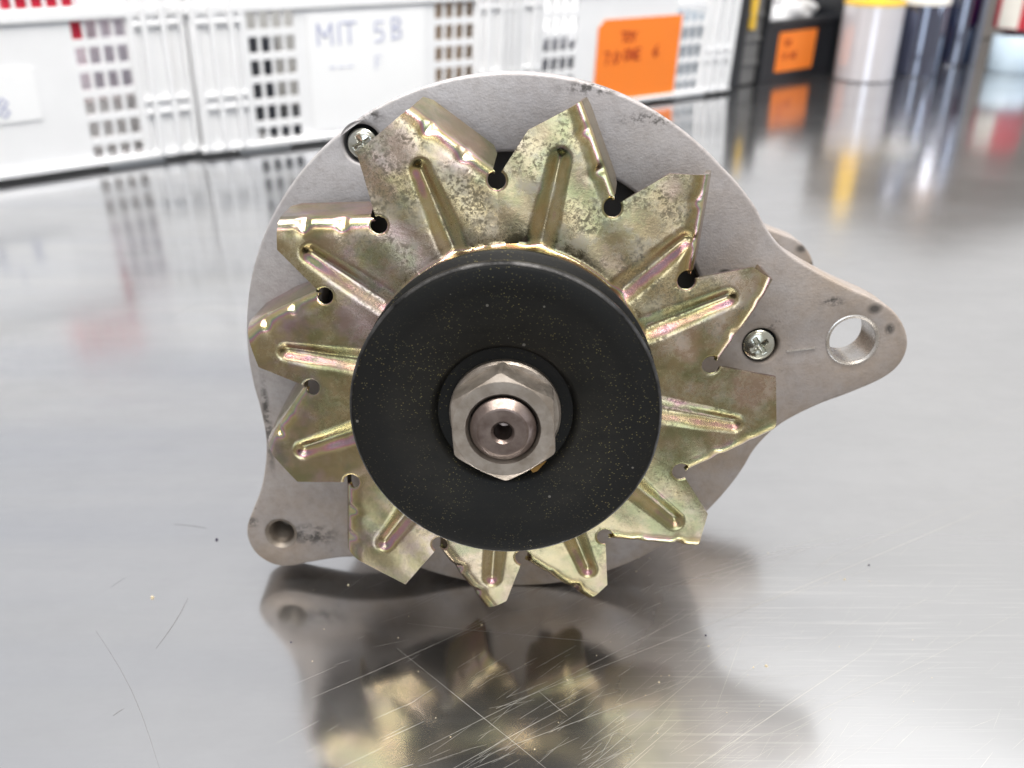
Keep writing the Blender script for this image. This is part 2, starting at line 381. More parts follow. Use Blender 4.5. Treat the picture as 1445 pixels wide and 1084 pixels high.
def catmull(pts, k=6):
    out = []
    for i in range(len(pts) - 1):
        p0 = pts[max(i - 1, 0)]; p1 = pts[i]; p2 = pts[i + 1]; p3 = pts[min(i + 2, len(pts) - 1)]
        for j in range(k):
            t = j / k
            out.append(tuple(.5 * (2 * p1[a] + (p2[a] - p0[a]) * t + (2 * p0[a] - 5 * p1[a] + 4 * p2[a] - p3[a]) * t * t + (3 * p1[a] - p0[a] - 3 * p2[a] + p3[a]) * t ** 3) for a in (0, 1)))
    out.append(pts[-1]); return out

# ================================================================== SETTING: the bench top
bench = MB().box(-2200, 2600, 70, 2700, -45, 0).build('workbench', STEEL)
tag(bench, kind='structure')
SCRATCH = [(-22.1, 153.8, 57.8, 206.6), (-3.8, 166.9, 175.4, 263.0), (17.9, 149.0, 71.5, 200.1), (-50.5, 170.2, -4.4, 200.5), (-30.9, 187.8, 8.0, 149.0), (-29.1, 197.5, 20.9, 190.7), (40.1, 153.5, 54.8, 163.6), (42.6, 149.1, 97.4, 188.2), (51.9, 153.9, 146.3, 203.8), (67.5, 218.7, 83.0, 221.0), (43.4, 212.8, 109.3, 242.5), (58.9, 217.6, 103.0, 236.9), (-3.6, 153.8, 53.7, 180.2), (-13.4, 148.9, 25.3, 175.2), (26.1, 149.0, 41.7, 163.6), (6.9, 172.7, 13.8, 164.6), (64.4, 194.9, 51.1, 167.0), (150.1, 288.2, 205.1, 323.3), (92.1, 222.7, 165.4, 265.1), (57.7, 200.6, 111.5, 222.8)]
b = MB()
def hair(b, x0, y0, x1, y1, wd, z=.03, bend=.0):
    n = 6; L_ = math.hypot(x1 - x0, y1 - y0); px, py = -(y1 - y0) / L_, (x1 - x0) / L_
    vs = []
    for i in range(n + 1):
        t = i / n; o = bend * math.sin(math.pi * t) * L_; ww = wd * (.25 + .75 * math.sin(math.pi * (.08 + .84 * t))) / 2
        x, y = x0 + (x1 - x0) * t + px * o, y0 + (y1 - y0) * t + py * o
        vs += [(x + px * ww, y + py * ww, z), (x - px * ww, y - py * ww, z)]
    b.add(vs, [(2 * i, 2 * i + 1, 2 * i + 3, 2 * i + 2) for i in range(n)])
for k, q in enumerate(SCRATCH): hair(b, *q, .12 if k in (1, 7) else .07, .03 + .002 * (k % 5), random.uniform(-.008, .008))
for k in range(420):      # short light rubbing marks near the front edge, all roughly one way
    x, y = random.gauss(40, 42), 148 + 85 * random.random() ** 1.4; l = random.uniform(1.5, 14); an = R(random.gauss(37, 9))
    hair(b, x, y, x + l * math.cos(an), y + l * math.sin(an), random.uniform(.02, .055), .02)
o = b.build('scratch', SCR, bench); o['kind'] = 'stuff'
b = MB()
for q in [(-93.6, 207.7, -95.9, 187.6), (-109.5, 243.7, -98.0, 241.5), (-117.9, 212.3, -115.0, 217.1), (-167.5, 410.6, -158.0, 430.4), (-98.5, 164.3, -96.7, 166.6), (-114.9, 194.4, -81.8, 148.8)]:
    hair(b, *q, .28 if q[0] > -114 else .14, .025, .03)
o = b.build('smear', SMEAR, bench); o['kind'] = 'stuff'
def crumbs(name, pts, mat, label):
    b = MB()
    for x, y, s in pts:
        n = 7; a0 = random.random() * 6
        ring = [(x + s * random.uniform(.6, 1.1) * math.cos(a0 + 2 * math.pi * i / n), y + s * random.uniform(.5, 1) * math.sin(a0 + 2 * math.pi * i / n), .02) for i in range(n)]
        top = [((p[0] + x) / 2, (p[1] + y) / 2, s * .8) for p in ring]
        b.add(ring + top, [(i, (i + 1) % n, n + (i + 1) % n, n + i) for i in range(n)] + [tuple(n + i for i in range(n))])
    tag(b.build(name, mat), label, 'crumbs', kind='stuff')
crumbs('crumbs', [(-104, 208, .75), (67.2, 181.5, .5), (99.2, 216.8, .4), (53.4, 188.8, .3), (63.7, 181, .3), (38.1, 175.7, .3), (-48.1, 213.8, .4), (-24.4, 179.3, .25), (-8.3, 197, .3), (14.4, 176.4, .35)] +
       [(random.uniform(-60, 110), random.uniform(150, 230), random.uniform(.1, .22)) for _ in range(45)], CRUMB, 'pale crumbs of dust scattered over the front of the steel bench')
crumbs('crumbs', [(-93.2, 235.5, .7), (108.7, 223.5, .4), (53.4, 192.9, .4), (-60, 190, .3)], CRUMBD, 'few dark specks lying on the steel bench around the alternator')

# ================================================================== ALTERNATOR
ar, au, aa = Vector((.999095, -.036801, .021347)), Vector((-.016546, .126167, .991871)), Vector((-.039195, -.991326, .125444))
ALT = empty('alternator', Vector((-.00161, .179515, .076653)), Matrix((ar, au, aa)).transposed())
tag(ALT, 'used vehicle alternator with black pulley and gold zinc fan standing on the steel bench', 'alternator')
ZF, ZH = -21.5, -43.3       # fan plane and housing face behind the pulley face

# --- front housing bracket
ear = [(52.5, 49.0), (56.4, 45.2), (61.2, 39.4), (64.7, 33.6), (69.2, 28.4), (75.8, 23.9), (85.3, 18.9), (93.8, 15.1), (99.1, 11.7), (102.6, 6.9), (103.8, 2.0), (102.4, -2.9), (98.3, -6.9), (90.4, -10.9), (81.4, -14.8), (72.6, -20.2), (66.9, -26.6), (64.0, -32.5)]
lug = [(-29.5, -65.4), (-38, -63.6), (-49.4, -62.6), (-60.1, -64.3), (-66.6, -65.8), (-71.8, -65.2), (-76.2, -62.0), (-78.2, -57.6), (-78.2, -52.9), (-76.0, -47.6), (-72.6, -40.0), (-70.3, -31), (-69.6, -23), (-70.5, -13.5)]
def arc(a0, a1, r=71.8, n=40): return [(r * math.sin(R(a0 + (a1 - a0) * i / n)), r * math.cos(R(a0 + (a1 - a0) * i / n))) for i in range(n + 1)]
ang = lambda p: math.degrees(math.atan2(p[0], p[1]))
outer = arc(ang(lug[-1]) + 2, ang(ear[0]) - 2, n=90) + catmull(ear) + arc(ang(ear[-1]) + 2, ang(lug[0]) + 360 - 2 if ang(lug[0]) < 0 else ang(lug[0]) - 2, n=60) + catmull(lug)
HOLES = [circ(89.3, 4.0, 5.95), circ(-68.3, -54.7, 4.2), circ(-36.6, 55.4, 4.7), circ(65.5, 2.5, 4.6)]
# six vent windows with spokes between them
vents = []
for a0, a1 in ((-88, -60), (-55, -29), (-21, 12), (19, 48), (54, 82), (98, 132), (140, 172), (188, 222), (230, 262)):
    vents.append([(53 * math.sin(R(a0 + (a1 - a0) * i / 14)), 53 * math.cos(R(a0 + (a1 - a0) * i / 14))) for i in range(15)] +
                 [(30 * math.sin(R(a1 - 4 - (a1 - a0 - 8) * i / 10)), 30 * math.cos(R(a1 - 4 - (a1 - a0 - 8) * i / 10))) for i in range(11)])
housing = outline_solid('front_bracket', outer, HOLES + vents, ZH - 12, ZH, ALU, ALT, .9)
MB().lathe([(71.2, -55), (71.2, -62), (68.5, -63), (68.5, -84), (66, -86), (64, -120), (60.6, -127), (58, -131), (0.01, -131)], 96).build('rear_body', ALU, ALT, 30)
MB().lathe([(66, -56), (66, -60), (0.01, -60)], 64).build('inner_shadow', GREYIN, ALT, 30).name = 'vent_shade_disc'  # dark disc put behind the vents for the shade inside
rear = [(60, 32)] + catmull([(60, 32), (68, 27), (77.5, 21.5), (85, 18.5), (92.5, 15.4), (97.5, 10), (98.8, 3.5), (96.5, -4), (90, -9), (80, -12), (68, -18), (60, -30)]) + [(30, -40), (30, 40)]
outline_solid('rear_lug', rear, [], -129, -118, ALU, ALT, .9)
# bushing rim in the ear, thread in the small lug, floors of the screw recesses
MB().lathe([(5.95, -.1), (6.6, .25), (6.9, .15), (7.0, -.3)], 48, c=(89.3, 4.0, ZH)).build('hole_rim', BORE, ALT, 40)
MB().lathe([(5.93, -.2), (5.93, -11.8)], 48, c=(89.3, 4.0, ZH)).build('bore', BORE, ALT, 40)
prof = [(4.7, 0.02), (4.15, -.5)]
for i in range(9): prof += [(3.75, -.9 - i * 1.15), (4.2, -1.45 - i * 1.15)]
prof += [(3.8, -11.6), (0.01, -11.7)]
MB().lathe(prof, 40, c=(-68.3, -54.7, ZH)).build('threaded_hole', NUT, ALT, 25)
for (x, y) in ((-36.6, 55.4), (65.5, 2.5)):
    MB().lathe([(4.7, -4.2), (0.01, -4.2)], 32, c=(x, y, ZH)).build('recess_floor', DARK, ALT)
def screw(x, y, rot, r, zt):
    b = MB(); n = 44; vs = []; fs = []; idx = {}
    for i in range(n + 1):
        for j in range(n + 1):
            u, v = -1 + 2 * i / n, -1 + 2 * j / n
            # square to disc
            px, py = u * math.sqrt(1 - v * v / 2), v * math.sqrt(1 - u * u / 2)
            d = math.hypot(px, py)
            z = 1.9 * math.sqrt(max(0, 1 - (.93 * d) ** 2)) - .3
            c_, s_ = math.cos(rot), math.sin(rot); qx, qy = px * c_ + py * s_, -px * s_ + py * c_
            arm = max(.0, 1 - max(abs(qx) / .66, abs(qy) / .155) ** 6) if abs(qx) < .66 and abs(qy) < .155 else 0
            arm2 = max(.0, 1 - max(abs(qy) / .66, abs(qx) / .155) ** 6) if abs(qy) < .66 and abs(qx) < .155 else 0
            z -= 1.7 * max(arm * (1 - abs(qx) / .8), arm2 * (1 - abs(qy) / .8))
            idx[i, j] = len(vs); vs.append((x + px * r, y + py * r, zt + z - 1.6))
    for i in range(n):
        for j in range(n): fs.append((idx[i, j], idx[i + 1, j], idx[i + 1, j + 1], idx[i, j + 1]))
    b.add(vs, fs)
    b.lathe([(r, zt - 1.6 + 1.9 * math.sqrt(1 - .93 ** 2) - .3), (r * .98, zt - 4.1)], 44, c=(x, y, 0))
    o = b.build('screw', SCREW, ALT, 30)
    return o
screw(-36.6, 55.4, R(25), 3.75, ZH + .6); screw(65.1, 2.7, R(35), 4.05, ZH + 1.2)
b = MB(); b.stroke([(72.6, 1.0), (79.6, 1.9)], .45, ZH - .1, ZH + .22); b.build('cast_mark', BORE, ALT, None)

# --- fan: stamped disc, twelve blades, each with a pressed rib and a flap bent back with two darts
P = lambda r, a: Vector((r * math.sin(R(a)), r * math.cos(R(a))))
HA = [-37.2, -2.3, 29.8, 58.7, 84.7, 119.0, 150.3, 176.6, 202.7, 236.5, 268.6, 296.9, 322.8]
AC = [(64.9, -31.2), (60.3, 5.0), (62.4, 36.4), (64.0, 63.4), (64.7, 88.6), (61.9, 125.3), (62.4, 156.1), (62.4, 181.5), (64.4, 206.5), (61.4, 243.8), (61.9, 273.9), (63.6, 301.7)]
BC = [(68.7, -17.8), (68.3, 14.6), (68.0, 43.0), (68.0, 68.9), (67.6, 101.5), (67.4, 133.9), (66.2, 162.2), (66.3, 186.7), (65.5, 222.5), (65.7, 254.6), (66.5, 282.1), (67.3, 307.0)]
RA = [-20.5, 13.0, 49.5, 67.6, 100.8, 131.8, 159.0, 185.6, 216.8, 251.0, 278.6, 305.0]
RE = [58, 58, 57, 59, 59.3, 59.5, 59, 58.5, 59, 58.6, 57.8, 59.4]
RH, TH = 2.05, 1.1
cooling = MB().lathe([(8.2, -15.8), (20.3, -15.8)], 72).build('cooling_fan', FAN, ALT)
def sm(t): t = max(0., min(1., t)); return t * t * (3 - 2 * t)
def blade(k):
    rnd = random.Random(100 + k)
    t0, t1 = HA[k], HA[k + 1]
    H0, H1 = P(49.1, t0), P(49.1, t1)
    A, B = P(*AC[k]), P(*BC[k])
    Q = H1 + P(RH + .35, t1 - 6)
    ell = (B - Q); LEN = ell.length; ell.normalize(); nrm = Vector((ell.y, -ell.x))        # points clockwise, off the blade
    rho, phi, flap, bs = 4.6, R(rnd.uniform(76, 86)), 11.5, 4.4
    ext = rho * phi + flap - bs
    poly = [P(20, t0 + (t1 - t0) * i / 14) for i in range(15)]
    for i in range(11):                                   # round the clockwise notch hole, inner side to outer side
        phi_ = R(t1 + 180) + math.pi * i / 10             # inward -> ccw side -> outward
        poly.append(H1 + Vector((RH * math.sin(phi_), RH * math.cos(phi_))))
    poly += [Q + ell * .5 + nrm * .5, Q + ell * 1.5 + nrm * ext * .75, Q + ell * 3.2 + nrm * ext, Q + ell * (LEN - 2.5) + nrm * ext, Q + ell * (LEN - .3) + nrm * (ext - 2.5)]
    poly += [B + nrm * .0 - ell * .1]
    poly += [A]
    dA = (A - H0).normalized()
    a0 = math.atan2(dA.x, dA.y) - R(4)
    ain = R(t0 + 180)
    while ain < a0: ain += 2 * math.pi
    while ain > a0 + 2 * math.pi: ain -= 2 * math.pi
    for i in range(11):
        q = a0 + (ain - a0) * i / 10
        poly.append(H0 + Vector((RH * math.sin(q), RH * math.cos(q))))
    # resample the outline
    pts = []
    for i, p in enumerate(poly):
        q = poly[(i + 1) % len(poly)]; n = max(1, int((q - p).length / .7))
        for j in range(n): pts.append(p + (q - p) * (j / n))
    nb = len(pts); cp = [p.copy() for p in pts]
    xs = [p.x for p in pts]; ys = [p.y for p in pts]
    def inside(x, y):
        c = False; j = len(poly) - 1
        for i in range(len(poly)):
            a, b2 = poly[i], poly[j]
            if (a.y > y) != (b2.y > y) and x < (b2.x - a.x) * (y - a.y) / (b2.y - a.y) + a.x: c = not c
            j = i
        return c
    st = .62; yy = min(ys); row = 0; cell = {}
    for p in pts: cell.setdefault((int(p.x // 1), int(p.y // 1)), []).append(p)
    while yy < max(ys):
        xx = min(xs) + (st / 2 if row % 2 else 0)
        while xx < max(xs):
            if inside(xx, yy):
                gx, gy = int(xx // 1), int(yy // 1)
                if all((p.x - xx) ** 2 + (p.y - yy) ** 2 > .12 for dx in (-1, 0, 1) for dy in (-1, 0, 1) for p in cell.get((gx + dx, gy + dy), ())):
                    cp.append(Vector((xx, yy)))
            xx += st
        yy += st * .866; row += 1
    for Hc, q0, q1 in ((H1, R(t1 + 180), R(t1 + 360)), (H0, a0, ain)):
        cp = cp[:nb] + [p for p in cp[nb:] if (p - Hc).length > RH + .95]
        for rr in (.32, .7):
            for i in range(1, 16):
                q = q0 + (q1 - q0) * i / 16
                cp.append(Hc + Vector(((RH + rr) * math.sin(q), (RH + rr) * math.cos(q))))
    V2, _, F2, *_r = delaunay_2d_cdt(cp, [], [list(range(nb))], 1, 1e-5)
    rdir = P(1, RA[k]); ndir = Vector((rdir.y, -rdir.x))
    darts = [(LEN * rnd.uniform(.30, .36), rnd.choice((.25, .5, .7, .95))), (LEN * rnd.uniform(.68, .78), rnd.choice((.25, .5, .7, .95)))]
    ph = [rnd.uniform(0, 6) for _ in range(6)]
    def mp(p):
        r = p.length; z = 0.
        z += 5.2 * sm((34.6 - r) / 2.2)
        al, ac = p.dot(rdir), p.dot(ndir)
        hw = 2.8 + 1.0 * sm((RE[k] - al) / 22)
        d = abs(ac) if al < RE[k] - hw else math.hypot(ac, al - (RE[k] - hw))
        if al > 0 and d < hw:
            q = d / hw; z -= 1.65 * (1 - q ** 1.55) ** 1.8 * sm((r - 33) / 3)
        z += .10 * math.sin(p.x * .21 + ph[0]) * math.sin(p.y * .25 + ph[1]) + .05 * math.sin(p.x * .55 + ph[2] + p.y * .4)
        dh = min((p - H0).length, (p - H1).length) - RH
        if dh < .34: z -= .30 * (1 - max(dh, 0) / .34) ** 1.5
        rel = p - Q; s = rel.dot(nrm) + bs; tt = rel.dot(ell)
        out = Vector((p.x, p.y, ZF + z))
        if s > 0 and tt > -1.5 and r > 46:
            base = p - nrm * s
            if s < rho * phi: th = s / rho; lat, dep = rho * math.sin(th), rho * (1 - math.cos(th))
            else: lat, dep = rho * math.sin(phi) + (s - rho * phi) * math.cos(phi), rho * (1 - math.cos(phi)) + (s - rho * phi) * math.sin(phi)
            f = sm((tt + 1.5) / 1.5)
            lat2 = s * (1 - f) + lat * f
            out = Vector((base.x + nrm.x * lat2, base.y + nrm.y * lat2, ZF + z - dep * f))
        g = sum(a * math.exp(-((tt - t_) / 1.15) ** 2) for t_, a in darts) * math.exp(-((s - rho * .8) / 2.6) ** 2)
        if g > .01: out += Vector((-nrm.x * .75 * g, -nrm.y * .75 * g, -g * .8))
        if k in (3,) and r > 62: out.z -= .06 * (r - 62) ** 2        # this tip is curled back
        if k in (9, 10) and r > 61: out.z -= .09 * (r - 61) ** 2
        return out
    T = [mp(p) for p in V2]
    bm = bmesh.new()
    tv = [bm.verts.new(p * MM) for p in T]
    for f in F2:
        try: bm.faces.new([tv[i] for i in f])
        except ValueError: pass
    bmesh.ops.recalc_face_normals(bm, faces=bm.faces)
    bm.normal_update()
    if sum(f.normal.z for f in bm.faces) < 0: bmesh.ops.reverse_faces(bm, faces=bm.faces); bm.normal_update()
    back = {v: bm.verts.new(v.co - v.normal * TH * MM) for v in list(bm.verts) if v.link_faces}
    for f in list(bm.faces): bm.faces.new([back[v] for v in reversed(f.verts)])
    for e in [e for e in bm.edges if len(e.link_faces) == 1 and e.verts[0] in back]:
        a, b2 = e.verts
        if e.link_loops[0].vert is not a: a, b2 = b2, a
        bm.faces.new((b2, a, back[a], back[b2]))
    for v in [v for v in bm.verts if not v.link_faces]: bm.verts.remove(v)
    me = bpy.data.meshes.new('fan_blade'); bm.to_mesh(me); bm.free()
    return link('fan_blade', me, FAN, cooling, 50)
for k in range(12): blade(k)

# --- pulley, washer, nut, shaft
MB().lathe([(7.6, -3.2), (15.3, -2.7), (16.1, -1.0), (17.0, -.3), (27.5, -.45), (29.0, -.05), (33.6, 0), (34.4, -.2), (35, -.9), (35, -2.6), (34.3, -3.0), (28.0, -6.4), (28.0, -7.4), (34.6, -10.9), (35.2, -11.4), (35.2, -12.8), (34.2, -13.4), (24, -13.6), (8, -15.3)], 160).build('pulley', BLACK, ALT, 40)
MB().lathe([(34.35, -.14), (34.55, -.2), (35.06, -.9), (35.06, -1.5)], 160).build('rim_highlight', worn_steel('rim_highlight_metal', (.014, .014, .014), (.085, .082, .08), .5, 160), ALT, 60)  # lighter ring put in for the highlight along the rim's chamfer
MB().lathe([(7.6, -3.9), (12.2, -3.9), (12.6, -3.5), (12.6, -1.2), (12.1, -.7), (7.6, -.7)], 64).build('washer', NUT, ALT, 35)
b = MB(); n = 120; AF = 22.2; ZT = 7.6
prof = []
for i in range(n):
    th = 2 * math.pi * i / n; m_ = (th - R(92)) % R(60); m_ = m_ if m_ < R(30) else R(60) - m_
    hx = AF / 2 / math.cos(R(30) - m_); prof.append((th, min(hx, 12.55)))
rings = []
for rf, zf in ((7.55, lambda h: ZT - .9), (8.2, lambda h: ZT), (10.95, lambda h: ZT), (None, lambda h: ZT - max(0, h - 10.95) * .5 - .05), (None, lambda h: -.7)):
    rings.append([((rf or h) * math.cos(t), (rf or h) * math.sin(t), zf(h)) for t, h in prof] if rf else [(h * math.cos(t), h * math.sin(t), zf(h)) for t, h in prof])
vs = [v for r_ in rings for v in r_]
b.add(vs, [(k * n + i, k * n + (i + 1) % n, (k + 1) * n + (i + 1) % n, (k + 1) * n + i) for k in range(4) for i in range(n)])
b.build('nut', NUT, ALT, 14)
MB().lathe([(7.2, -3), (7.2, 7.4), (5.6, 9.3), (5.2, 9.45), (2.6, 9.45), (2.0, 8.7), (1.9, 1.0), (0.01, .5)], 64).build('shaft', SHAFT, ALT, 12)
b = MB(); b.add([(5.6, -13.6, -1.0), (8.6, -11.2, -.4), (9.4, -10.6, .6), (7.2, -13.6, -.2), (6.2, -14.2, -.6)], [(0, 1, 2, 3), (0, 3, 4)])
b.build('rust_flake', simple('rust_flake', (.42, .22, .05), .5), ALT)

# ================================================================== CRATES AND CONTAINERS BEHIND
FONT = {'M': [[(0, 0), (0, 1), (.45, .35), (.9, 1), (.9, 0)]], 'I': [[(.2, 0), (.2, 1)]], 'T': [[(0, 1), (.9, 1)], [(.45, 1), (.45, 0)]],
        '5': [[(.7, 1), (.1, 1), (.05, .55), (.5, .6), (.7, .35), (.55, .05), (.05, 0)]], 'B': [[(.05, 0), (.05, 1), (.5, .98), (.6, .75), (.1, .52), (.6, .4), (.6, .1), (.05, 0)]],
        'O': [[(.4, 1), (.05, .75), (.05, .25), (.4, 0), (.75, .25), (.75, .75), (.4, 1)]], 'Y': [[(0, 1), (.4, .5), (.8, 1)], [(.4, .5), (.4, 0)]],
        '7': [[(0, 1), (.65, 1), (.25, 0)]], '.': [[(.1, 0), (.16, .05)]], '0': [[(.35, 1), (.05, .7), (.05, .3), (.35, 0), (.65, .3), (.65, .7), (.35, 1)]],
        'N': [[(0, 0), (0, 1), (.7, 0), (.7, 1)]], 'E': [[(.6, 1), (0, 1), (0, 0), (.6, 0)], [(0, .5), (.5, .5)]], '6': [[(.6, 1), (.15, .6), (.05, .25), (.35, 0), (.65, .25), (.45, .5), (.1, .35)]],
        '1': [[(.1, .75), (.3, 1), (.3, 0)]], '3': [[(.05, 1), (.6, .95), (.25, .55), (.65, .3), (.4, 0), (.0, .1)]], '8': [[(.35, .5), (.05, .75), (.35, 1), (.65, .75), (.35, .5), (.05, .25), (.35, 0), (.65, .25), (.35, .5)]],
        '-': [[(.05, .5), (.6, .5)]], 'F': [[(.65, 1), (.05, 1), (.05, 0)], [(.05, .52), (.5, .52)]], ' ': []}
def write(b, text, x, z, h, wd, adv=1.0, slope=0.0):
    for ch in text:
        for st_ in FONT[ch]: b.stroke([(x + px * h * .8, z + pz * h + (x + px * h * .8) * slope) for px, pz in st_], wd, -.35, .25)
        x += (.35 if ch in '.I' else .95) * h * adv
    return b
# crate frame: local x along the front, y up the front, z out towards the viewer
def frame(gx, gy, angdeg, lean):
    e = Vector((math.cos(R(angdeg)), math.sin(R(angdeg)), 0)); nn = Vector((e.y, -e.x, 0))
    v = Vector((0, 0, 1)) * math.cos(R(lean)) + nn * math.sin(R(lean))
    return Vector((gx, gy, 0)) * MM, Matrix((e, v, e.cross(v))).transposed()
UP = lambda lean: (math.cos(R(lean)), math.sin(R(lean)))
def grid_wall(b, xs, ys, solid, z0, z1):
    """sheet with open cells: quads front and back plus the walls of each opening"""
    nx, ny = len(xs) - 1, len(ys) - 1
    S_ = lambda i, j: 0 <= i < nx and 0 <= j < ny and solid(i, j)
    for i in range(nx):
        for j in range(ny):
            if not S_(i, j): continue
            a, c, d, e = xs[i], xs[i + 1], ys[j], ys[j + 1]
            b.add([(a, d, z1), (c, d, z1), (c, e, z1), (a, e, z1)], [(0, 1, 2, 3)])
            b.add([(a, d, z0), (c, d, z0), (c, e, z0), (a, e, z0)], [(3, 2, 1, 0)])
            if not S_(i - 1, j): b.add([(a, d, z0), (a, d, z1), (a, e, z1), (a, e, z0)], [(0, 1, 2, 3)])
            if not S_(i + 1, j): b.add([(c, d, z0), (c, d, z1), (c, e, z1), (c, e, z0)], [(3, 2, 1, 0)])
            if not S_(i, j - 1): b.add([(a, d, z0), (c, d, z0), (c, d, z1), (a, d, z1)], [(3, 2, 1, 0)])
            if not S_(i, j + 1): b.add([(a, e, z0), (c, e, z0), (c, e, z1), (a, e, z1)], [(0, 1, 2, 3)])
def lines(cells, lo, hi):
    out = [lo]
    for a, c in cells: out += [a, c]
    return out + [hi]
WID, HGT, DEP = 283.0, 165.0, 200.0
COLS = [47.5 + 9.75 * i for i in range(4)] + [206.3 + 9.75 * i for i in range(4)]
ROWS = [12.0 + 17.5 * i for i in range(6)] + [121.5 + 17.5 * i for i in range(2)]
def crate(gx, gy, angdeg, lean, label):
    loc, rot = frame(gx, gy, angdeg, lean)
    t = empty('plastic_crate', loc, rot); tag(t, label, 'crate', 'white plastic crates lined up on the bench')
    hx = [(c - 3.75, c + 3.75) for c in COLS]; hy = [(r - 6.2, r + 6.2) for r in ROWS[:6]]
    xs, ys = lines(hx, 0, WID), lines(hy, 3.5, 110)
    b = MB(); grid_wall(b, xs, ys, lambda i, j: not (i % 2 == 1 and j % 2 == 1), -3.0, 0)
    b.build('front_wall', WHITE, t)
    hx = [(47.5 + 9.75 * i - 3.75, 47.5 + 9.75 * i + 3.75) for i in range(20)]; hy = [(r - 6.2, r + 6.2) for r in ROWS[6:]]     # above the band the slots run right across
    xs, ys = lines([q for q in hx if q[1] < WID - 42], 0, WID), lines(hy, 110, HGT)
    b = MB(); grid_wall(b, xs, ys, lambda i, j: not (i % 2 == 1 and j % 2 == 1), -3.0, 0)
    b.build('upper_wall', WHITE, t)
    b = MB()
    for x in (0, WID - 3): 
        b.box(x, x + 3, 3.5, HGT, -DEP, -3)
    b.box(3, WID - 3, 3.5, HGT, -DEP - 3, -DEP); b.box(3, WID - 3, 4, 7, -DEP, -3)
    b.build('shell', WHITE, t)
    for y in (5.6, 110.0, HGT):                      # lip at the foot, band above the openings, rim
        d = 3.6 if y < 6 else 2.6
        MB().box(-2, WID + 2, y - (2.2 if y < 6 else 3.4), y + (2.2 if y < 6 else 3.4), -4, d).build('band', WHITE, t, None, .9)
    for x in (3.5, 17, 31, 40, WID - 40, WID - 31, WID - 17, WID - 3.5):
        MB().box(x - 1.9, x + 1.9, 5, HGT - 3, -2, 5.5 if x not in (40, WID - 40) else 3).build('rib', WHITE, t, None, .8)
    for x in (3.5, WID - 40):
        for y in (38, 47, 101):
            MB().box(x, x + 36.5, y - 1.4, y + 1.4, -2, 3.0).build('cross_rib', WHITE, t, None, .6)
    for x in (28, 212):
        MB().box(x, x + 42, -1.2, 2, -20, -1).build('foot', WHITE, t)
    return t
e367 = (math.cos(R(36.7)), math.sin(R(36.7)))
C1 = crate(-250.1 - (WID - 1) * e367[0], 739.8 - (WID - 1) * e367[1], 36.7, 4, 'white slotted plastic crate at the left, red things showing through its holes')
C2 = crate(-244.0, 732.9, 30, 4, 'white slotted crate with a large white card lettered MIT 5 B')
e324 = (math.cos(R(32.4)), math.sin(R(32.4)))
C3 = crate(225.7 - (WID - 2) * e324[0], 1018.1 - (WID - 2) * e324[1], 32.4, 4, 'white slotted crate with a large orange card, beside the black bin')
def card(parent, x0, x1, y0, y1, mat, name='label_card', z=.5, clip=4):
    pts = [(x0 + clip, y1), (x1 - 1, y1), (x1, y1 - 1), (x1, y0 + 1), (x1 - 1, y0), (x0 + 1, y0), (x0, y0 + 1), (x0, y1 - clip)]
    b = MB(); n = len(pts)
    b.add([(x, y, z) for x, y in pts] + [(x, y, z + .5) for x, y in pts], [tuple(range(n))[::-1], tuple(range(n, 2 * n))] + [(i, (i + 1) % n, n + (i + 1) % n, n + i) for i in range(n)])
    return b.build(name, mat, parent)
def letters(parent, items, mat, z):
    b = MB()
    for it in items: write(b, *it)
    b.v = [(x, y, zz + z) for x, y, zz in b.v]
    return b.build('lettering', mat, parent)
k1 = card(C1, 88, 172.5, 42, 78, PAPER, clip=1)
letters(k1, [('1 3 8', 96, 46, 13, 1.2), ('1 1', 112, 63, 11, 1.0)], INKB, 1.15)
k2 = card(C2, 91, 192, 11.5, 102.5, PAPER, clip=1)
letters(k2, [('MIT', 99, 79, 16, 1.7, 1.0), ('5', 147, 79, 15, 1.4), ('B', 162.5, 80, 16, 1.6), ('---', 107, 56, 10, .9, .8), ('F', 147, 57, 10, .8)], INKB, 1.15)
k3 = card(C3, WID - 178, WID - 75, 6, 83.5, ORANGE, clip=7)
letters(k3, [('TOY', WID - 150, 62, 9, 1.5, .75), ('7.0', WID - 168, 43, 10.5, 1.8, .85), ('ONE', WID - 145, 45, 10, 1.8, .82), ('6', WID - 108, 46, 10.5, 1.9)], INKR, 1.15)

def inbox(crate_t, name, label, cat, x0, x1, y0, y1, z0, z1, mat, rot=0.0):
    """a thing lying in a crate: stays top-level, placed in the crate's frame"""
    Mx = crate_t.matrix_basis @ Matrix.Translation(Vector(((x0 + x1) / 2, y0, (z0 + z1) / 2)) * MM) @ Matrix.Rotation(rot, 4, 'Y')
    o = empty(name, (0, 0, 0)); o.matrix_world = Mx
    hx_, hz_ = (x1 - x0) / 2, (z1 - z0) / 2
    MB().box(-hx_, hx_, 0, y1 - y0, -hz_, hz_).build('carton', mat, o, None, 1.5)
    MB().box(-hx_ - .8, hx_ + .8, y1 - y0 - 9, y1 - y0 + .8, -hz_ - .8, hz_ + .8).build('lid', mat, o, None, 1)
    return tag(o, label, cat)
inbox(C1, 'red_box', 'crimson box standing inside the left white crate, seen through its top holes', 'box', 163, 212, 88, 140, -50, -5, MAGENTA, .0)
inbox(C1, 'grey_box', 'grey carton low inside the left white crate behind its slotted end', 'box', 190, 262, 8, 46, -60, -20, simple('grey_card', (.62, .61, .60), .7), .1)
inbox(C1, 'added_lilac_box', 'pale lilac box added on the grey carton to dim the inside of the left white crate', 'box', 214, 268, 46.5, 108, -85, -30, simple('dimmed_wall_lilac', (.55, .54, .60), .7), .05)  # added behind the holes to tone down the overlit crate interior
